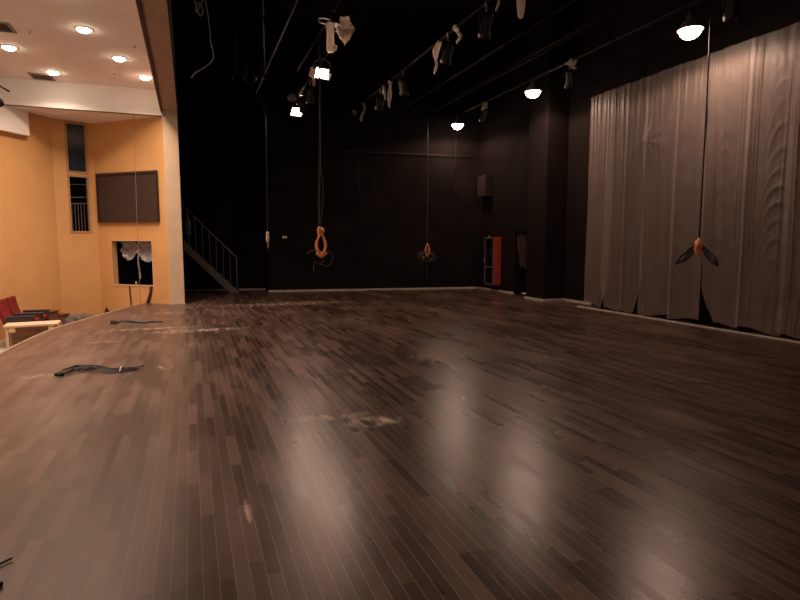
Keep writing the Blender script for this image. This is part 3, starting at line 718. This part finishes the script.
# the long orange coil
t = thing('pendant_cable', 'long thick cord ending in an orange coil with loose dark loops, left of centre', 'cord', (2.66, 11.8, 5.78))
MB().tube([(0, 0, 0), (-.01, -.02, -1.2), (-.03, 0, -2.5), (-.06, 0, -3.4), (-.05, 0, -3.98)], .022, n=8).tube([(-.02, .01, -2.6), (.03, .02, -3.0), (.02, 0, -3.4), (-.04, 0, -3.95)], .012, n=6).build('cord', 'cord', t, smooth=True)
MB().tube([(-.05, 0, -3.95), (-.07, -.02, -4.02), (-.05, 0, -4.12)], .045, n=10).blob((-.02, -.01, -4.02), (.13, .11, .13), .15, 2, 3, 1).build('knot', 'orange_cord', t, smooth=True)
mb = MB(); coil_loops(mb, (-.03, 0, -4.08), 6, .10, .24, .016, 3, .015)
mb.tube([(-.13, 0, -4.5), (-.02, -.03, -4.56), (.09, 0, -4.5)], .026, n=8)
mb.build('coil', 'orange_cord', t, smooth=True)
mb = MB()
mb.tube([(-.06, 0, -4.45), (-.22, -.05, -4.44), (-.33, 0, -4.5)], .010, n=6)
mb.tube([(.09, 0, -4.45), (.22, .03, -4.52), (.22, .02, -4.68), (.10, 0, -4.77), (-.06, -.03, -4.74), (-.17, 0, -4.68), (-.2, 0, -4.9)], .011, n=6)
mb.tube([(-.02, 0, -4.55), (.05, .05, -4.65), (-.04, .04, -4.74)], .010, n=6)
mb.build('loose_loop', 'cord', t, smooth=True)
# dim orange knot
t = thing('pendant_cable', 'thin cord with a dim orange knot and dark loops, in front of the back wall', 'cord', (6.58, 15.2, 5.2))
MB().tube([(0, 0, 0), (.01, 0, -2), (0, 0, -3.75)], .012, n=6).tube([(.02, 0, -4.2), (0, 0, -4.5), (.01, 0, -4.8)], .008, n=6).build('cord', 'cord', t, smooth=True)
mb = MB(); coil_loops(mb, (0, 0, -3.72), 3, .06, .20, .017, 8, .015); mb.build('knot', 'orange_cord', t, smooth=True)
mb = MB(); coil_loops(mb, (-.02, 0, -3.95), 4, .26, .14, .012, 5, .02)
mb.tube([(0, 0, -3.98), (-.25, -.05, -3.95), (-.34, -.02, -4.08), (-.2, 0, -4.2), (0, 0, -4.05), (.2, 0, -4.02), (.3, .02, -4.2), (.1, 0, -4.25)], .013, n=6)
mb.build('loop', 'cord', t, smooth=True)
MB().box((-.14, -.04, -4.12), (.05, .05, .04)).build('connector', 'white_plug', t, bevel=.008)
# curtain side coil
t = thing('pendant_cable', 'cord with a bright orange knot and black loops, hanging before the plastic covered curtain', 'cord', (7.75, 6.80, 5.36))
MB().tube([(0, 0, 0), (.02, 0, -1.5), (.01, -.01, -3.78)], .014, n=6).build('cord', 'black_cord', t, smooth=True)
MB().blob((.01, 0, -3.93), (.10, .11, .26), .2, 2, 3, 3).tube([(.0, -.05, -3.85), (.02, -.06, -3.95), (.01, -.03, -4.04)], .02).build('knot', 'orange_cord', t, smooth=True)
for nm, sgn in (('loop', 1), ('loop', -1)):
    mb = MB()
    for k in range(4):
        j = k * .018
        mb.tube([(0, 0, -3.90 - j), (.02, sgn * .12, -3.92 - j * 1.4), (.0, sgn * (.30 + j), -4.05 - j), (-.02, sgn * (.34 + j), -4.17 - j), (.01, sgn * .24, -4.16 + j * 1.2), (.02 + j, sgn * .10, -4.02 + j)], .013, n=6)
    mb.build(nm, 'black_cord', t, smooth=True)
# thin dark lines
o = MB().tube([(4.70, 16.3, 5.34), (4.74, 16.3, 4.2), (4.86, 16.3, 2.8), (4.90, 16.3, 1.9)], .009, n=6).build('thin_line', 'faint_cord', smooth=True)
tag(o, 'thin faint line hanging from the small far plastic scrap in front of the back wall', 'cord', 'thin lines near the back wall')
o = MB().tube([(8.03, 16.30, 5.36), (8.03, 16.3, 4.3), (7.92, 16.28, 3.7), (7.9, 16.28, 3.4), (8.0, 16.3, 3.1)], .011, n=6).build('thin_line', 'faint_cord', smooth=True)
tag(o, 'wavy thin line hanging beside the brown box near the back right corner', 'cord', 'thin lines near the back wall')
o = MB().tube([(-.155, 8.2, 5.6), (.1, 8.2, 5.0), (.20, 8.2, 4.60), (.25, 8.2, 4.52), (.27, 8.2, 4.62), (.21, 8.2, 4.68), (.19, 8.2, 4.56), (.29, 8.2, 4.74), (.33, 8.2, 4.60), (.355, 8.2, 4.35), (.36, 8.2, 4.2), (.39, 8.2, 4.05), (.37, 8.2, 3.95), (.25, 8.2, 3.84), (.15, 8.2, 3.77), (.10, 8.2, 3.70)], .008, n=6).build('loose_cable', 'grey_cord', smooth=True)
tag(o, 'loose grey cable end curling down beside the proscenium header', 'cable')
# pipe along the back wall
pb = [(-0.3, 17.9, 4.30), (2.2, 17.28, 4.34), (5.5, 16.74, 4.30), (8.6, 16.24, 4.28)]
o = MB().tube(pb, .012, n=8, smooth=0).build('wall_pipe', 'pipe_lit', smooth=True); tag(o, 'thin level pipe running across the black back wall', 'pipe')
# faint black leg curtain seen at upper left
o = MB().grid(lambda u, v: V((0.75 + .55 * u, 9.9 + .05 * sin(u * 26), 4.2 + 3.1 * v + .12 * sin(u * 9))), 50, 6, .008).build('leg_curtain', 'curtain', smooth=True)
tag(o, 'faint black leg curtain hanging at the upper left of the stage', 'curtain')

# ------------------------------------------------------------------ things at the back of the stage
t = thing('stair', 'dark grey metal stair climbing left against the recessed back wall', 'stair', (1.30, 17.55, 0))
sl = 1.50 / 1.45
for yy in (0, .55):
    MB().box((-.98, yy - .02, .98 * sl - .09), (2.80, .03, .20), Matrix.Rotation(atan(sl), 3, 'Y')).build('stringer', 'rail', t)
for k in range(9):
    MB().lo_hi((-.28 - k * .2, .02, .12 + k * .2 * sl), (-.04 - k * .2, .54, .145 + k * .2 * sl)).build('tread', 'rail', t)
MB().tube([(.0, 0, .0), (.0, 0, 1.07), (-.08, 0, 1.15), (-2.0, 0, 1.07 + 2.0 * sl)], .019, n=8, smooth=0).build('handrail', 'rail', t, smooth=True)
for k in range(1, 11):
    x = -k * .19; MB().cyl((x, 0, -x * sl - .02), (x, 0, 1.08 - x * sl), .010, n=6).build('baluster', 'rail', t)
o = MB().blob((-.04, 17.5, 1.98), (.16, .10, .52), .25, 2, 4, 6).build('hanging_cloth', 'bluecloth', smooth=True)
tag(o, 'blue grey cloth bundle hung on the stair rail beside the pillar', 'cloth')
def bwp(x, off=0.0):   # a point on the back wall
    return BW0[1] + (x - BW0[0]) * (BW1[1] - BW0[1]) / (BW1[0] - BW0[0]) - off
MK = frame_on(BW0, BW1)
t = thing('wall_plate', 'tiny white plate on the black back wall right of the stair', 'plate', (2.72, bwp(2.72, .0), 1.68), (0, 0, math.atan2(BW1[1] - BW0[1], BW1[0] - BW0[0])))
MB().lo_hi((-.07, -.012, -.035), (.07, 0, .035)).build('plate', 'label', t, bevel=.004)
MB().cyl((0, -.012, 0), (0, -.016, 0), .012, n=12).build('socket', 'grey_metal', t)
t = thing('wall_box', 'dull brown electrical box high on the side wall by the back corner', 'box', (8.9, 15.72, 3.28))
MB().lo_hi((-.24, -.26, -.33), (0, .26, .33)).build('box_body', 'wallbox', t, bevel=.01)
MB().lo_hi((-.255, -.25, -.32), (-.24, .25, .32)).build('lid', 'wallbox', t, bevel=.006)
# red hose cabinet on the right wall
t = thing('fire_cabinet', 'red fire hose cabinet with a glazed grey framed door on the side wall', 'cabinet', (8.9, 0, 0))
mb = MB(); y0, y1, z0, z1, dp = 14.86, 15.42, .21, 1.68, .25
mb.lo_hi((-dp, y0, z0), (0, y0 + .02, z1)).lo_hi((-dp, y1 - .02, z0), (0, y1, z1)).lo_hi((-dp, y0, z1 - .02), (0, y1, z1)).lo_hi((-dp, y0, z0), (0, y1, z0 + .02))
mb.build('cabinet_body', 'red', t)
MB().lo_hi((-.03, y0 + .02, z0 + .02), (-.015, y1 - .02, z1 - .02)).lo_hi((-dp, y1 - .035, z0 + .02), (-.02, y1 - .02, z1 - .02)).lo_hi((-dp, y0 + .02, z0 + .02), (-.02, y0 + .035, z1 - .02)).build('inner_shade', 'cab_inside', t)  # thin dark boards added to make the inside look shaded
mb = MB(); a = -dp - .02; w = .05
for q in ((y0, y1, z1 - w, z1), (y0, y1, z0, z0 + w), (y0, y0 + w, z0, z1), (y1 - w, y1, z0, z1), (y0, y1, .74, .79)): mb.lo_hi((a, q[0], q[2]), (-dp, q[1], q[3]))
dr = mb.build('door', 'cab_frame', t)
MB().lo_hi((-dp - .012, y0 + .04, z0 + .04), (-dp - .008, y1 - .04, z1 - .04)).build('pane', 'glass', dr)
MB().lo_hi((a - .02, y1 - .04, .9), (a, y1 - .02, 1.02)).build('handle', 'grey_metal', dr)
mb = MB(); mb.cyl((-.16, 15.14, 1.22), (-.06, 15.14, 1.22), .20, n=24); mb.build('hose_reel', 'cab_inside', t, smooth=False)
MB().cyl((-.13, y0 + .50, z1), (-.13, y0 + .50, z1 + .05), .03, n=12).build('top_fitting', 'grey_metal', t)
# cloth in the doorway
def cloth(u, v):
    return V((8.96 + .03 * sin(u * 16 + v * 3) + .02 * sin(v * 6), 13.56 + .44 * u * (.75 + .25 * v) + .03 * v, .80 + .98 * v - .05 * sin(u * 7)))
o = MB().grid(cloth, 24, 20, .01).build('hanging_cloth', 'doorway_cloth', smooth=True); tag(o, 'brownish cloth hanging in the dark doorway beside the column', 'cloth')

# ------------------------------------------------------------------ cables on the boards
t = thing('cable_bundle', 'black cable bundle lying on the boards, nearest of the two by the stage front', 'cable', (0, 0, 0), group='cable bundles on the boards')
mb = MB(); rnd = random.Random(5)
for k in range(11):
    o1 = rnd.uniform(-.14, .14); z = .012 + .008 * (k % 3)
    mb.tube([(-1.40 + rnd.uniform(-.04, .05), 7.16 + o1, z + .02), (-1.32, 7.30 + o1, .03 + .012 * (k % 3)), (-1.20, 7.33 + o1 * .8, .02 + .012 * (k % 4)), (-1.05, 7.22 + o1 * .6, .03 + z), (-.92, 7.14 + o1 * .7, z), (-.78, 7.15 + o1 * .7, z), (-.66 + rnd.uniform(-.08, .04), 7.17 + o1 * .4, z), (-.56 - rnd.uniform(0, .18), 7.22 + o1 * .3, z)], .0065, n=6)
mb.build('cable', 'black_cord', t, smooth=True)
mb = MB()
for k in range(3): mb.cyl((-1.48 + .02 * k, 7.10 + .045 * k, .026), (-1.40, 7.13 + .04 * k, .02), .018, n=12)
mb.build('connector', 'black', t)
MB().tube([(-.82, 7.06, .006), (-.81, 7.16, .052), (-.80, 7.24, .006)], .006, n=6).build('tie', 'white_plug', t, smooth=True)
t = thing('cable_bundle', 'small dark cable bundle on the boards further back, nearer the pillar', 'cable', (0, 0, 0), group='cable bundles on the boards')
mb = MB()
for k in range(4):
    o1 = rnd.uniform(-.12, .12)
    mb.tube([(-1.40 + rnd.uniform(0, .1), 11.5 + o1, .02), (-1.2, 11.62 + o1 * .5, .035), (-.95, 11.5 + o1, .02), (-.7, 11.45 + o1 * .6, .02), (-.48 - rnd.uniform(0, .2), 11.42 + o1 * .3, .016)], .013, n=6)
mb.build('cable', 'black_cord', t, smooth=True)
MB().cyl((-1.44, 11.5, .03), (-1.34, 11.53, .03), .03, n=10).build('connector', 'black', t)
t = thing('cable_bundle', 'dark cable ends reaching in at the lower left corner of the picture', 'cable', (0, 0, 0), group='cable bundles on the boards')
MB().tube([(-1.15, 2.80, .01), (-.98, 2.87, .01), (-.90, 2.935, .012), (-.845, 2.985, .012)], .006, n=6).tube([(-1.15, 2.80, .01), (-.93, 2.80, .012), (-.86, 2.77, .012)], .008, n=6).build('cable', 'black_cord', t, smooth=True)
MB().cyl((-.88, 2.775, .014), (-.825, 2.755, .014), .012, n=10).build('connector', 'black', t)
o = MB().tube([(5.2, 16.7, .012), (5.5, 16.4, .012), (5.45, 15.9, .012), (5.8, 15.6, .012)], .012, n=6).build('floor_cable', 'black_cord', smooth=True)
tag(o, 'short black cable on the boards against the back wall skirting', 'cable')

# ------------------------------------------------------------------ world, camera, view
w = bpy.data.worlds.new('world'); SC.world = w; w.use_nodes = True
bgn = w.node_tree.nodes['Background']; bgn.inputs[0].default_value = (1, .78, .70, 1); bgn.inputs[1].default_value = 0.27
cam = bpy.data.cameras.new('camera'); co = bpy.data.objects.new('camera', cam); COL.objects.link(co)
f = 555.0; pitch = atan(57 / f); yaw = atan(210 / (f / cos(pitch)))
Fv = V((sin(yaw) * cos(pitch), cos(yaw) * cos(pitch), -sin(pitch))); Rv = V((cos(yaw), -sin(yaw), 0)); Uv = Rv.cross(Fv)
co.matrix_world = Matrix(((Rv.x, Uv.x, -Fv.x, 0), (Rv.y, Uv.y, -Fv.y, 0), (Rv.z, Uv.z, -Fv.z, 1.5), (0, 0, 0, 1)))
cam.sensor_width = 36; cam.lens = f / 800 * 36; cam.clip_start = .05; cam.clip_end = 200
SC.camera = co
SC.view_settings.view_transform = 'Standard'; SC.view_settings.look = 'None'
SC.view_settings.gamma = 1; SC.view_settings.use_curve_mapping = False
SC.view_settings.exposure = 0.4
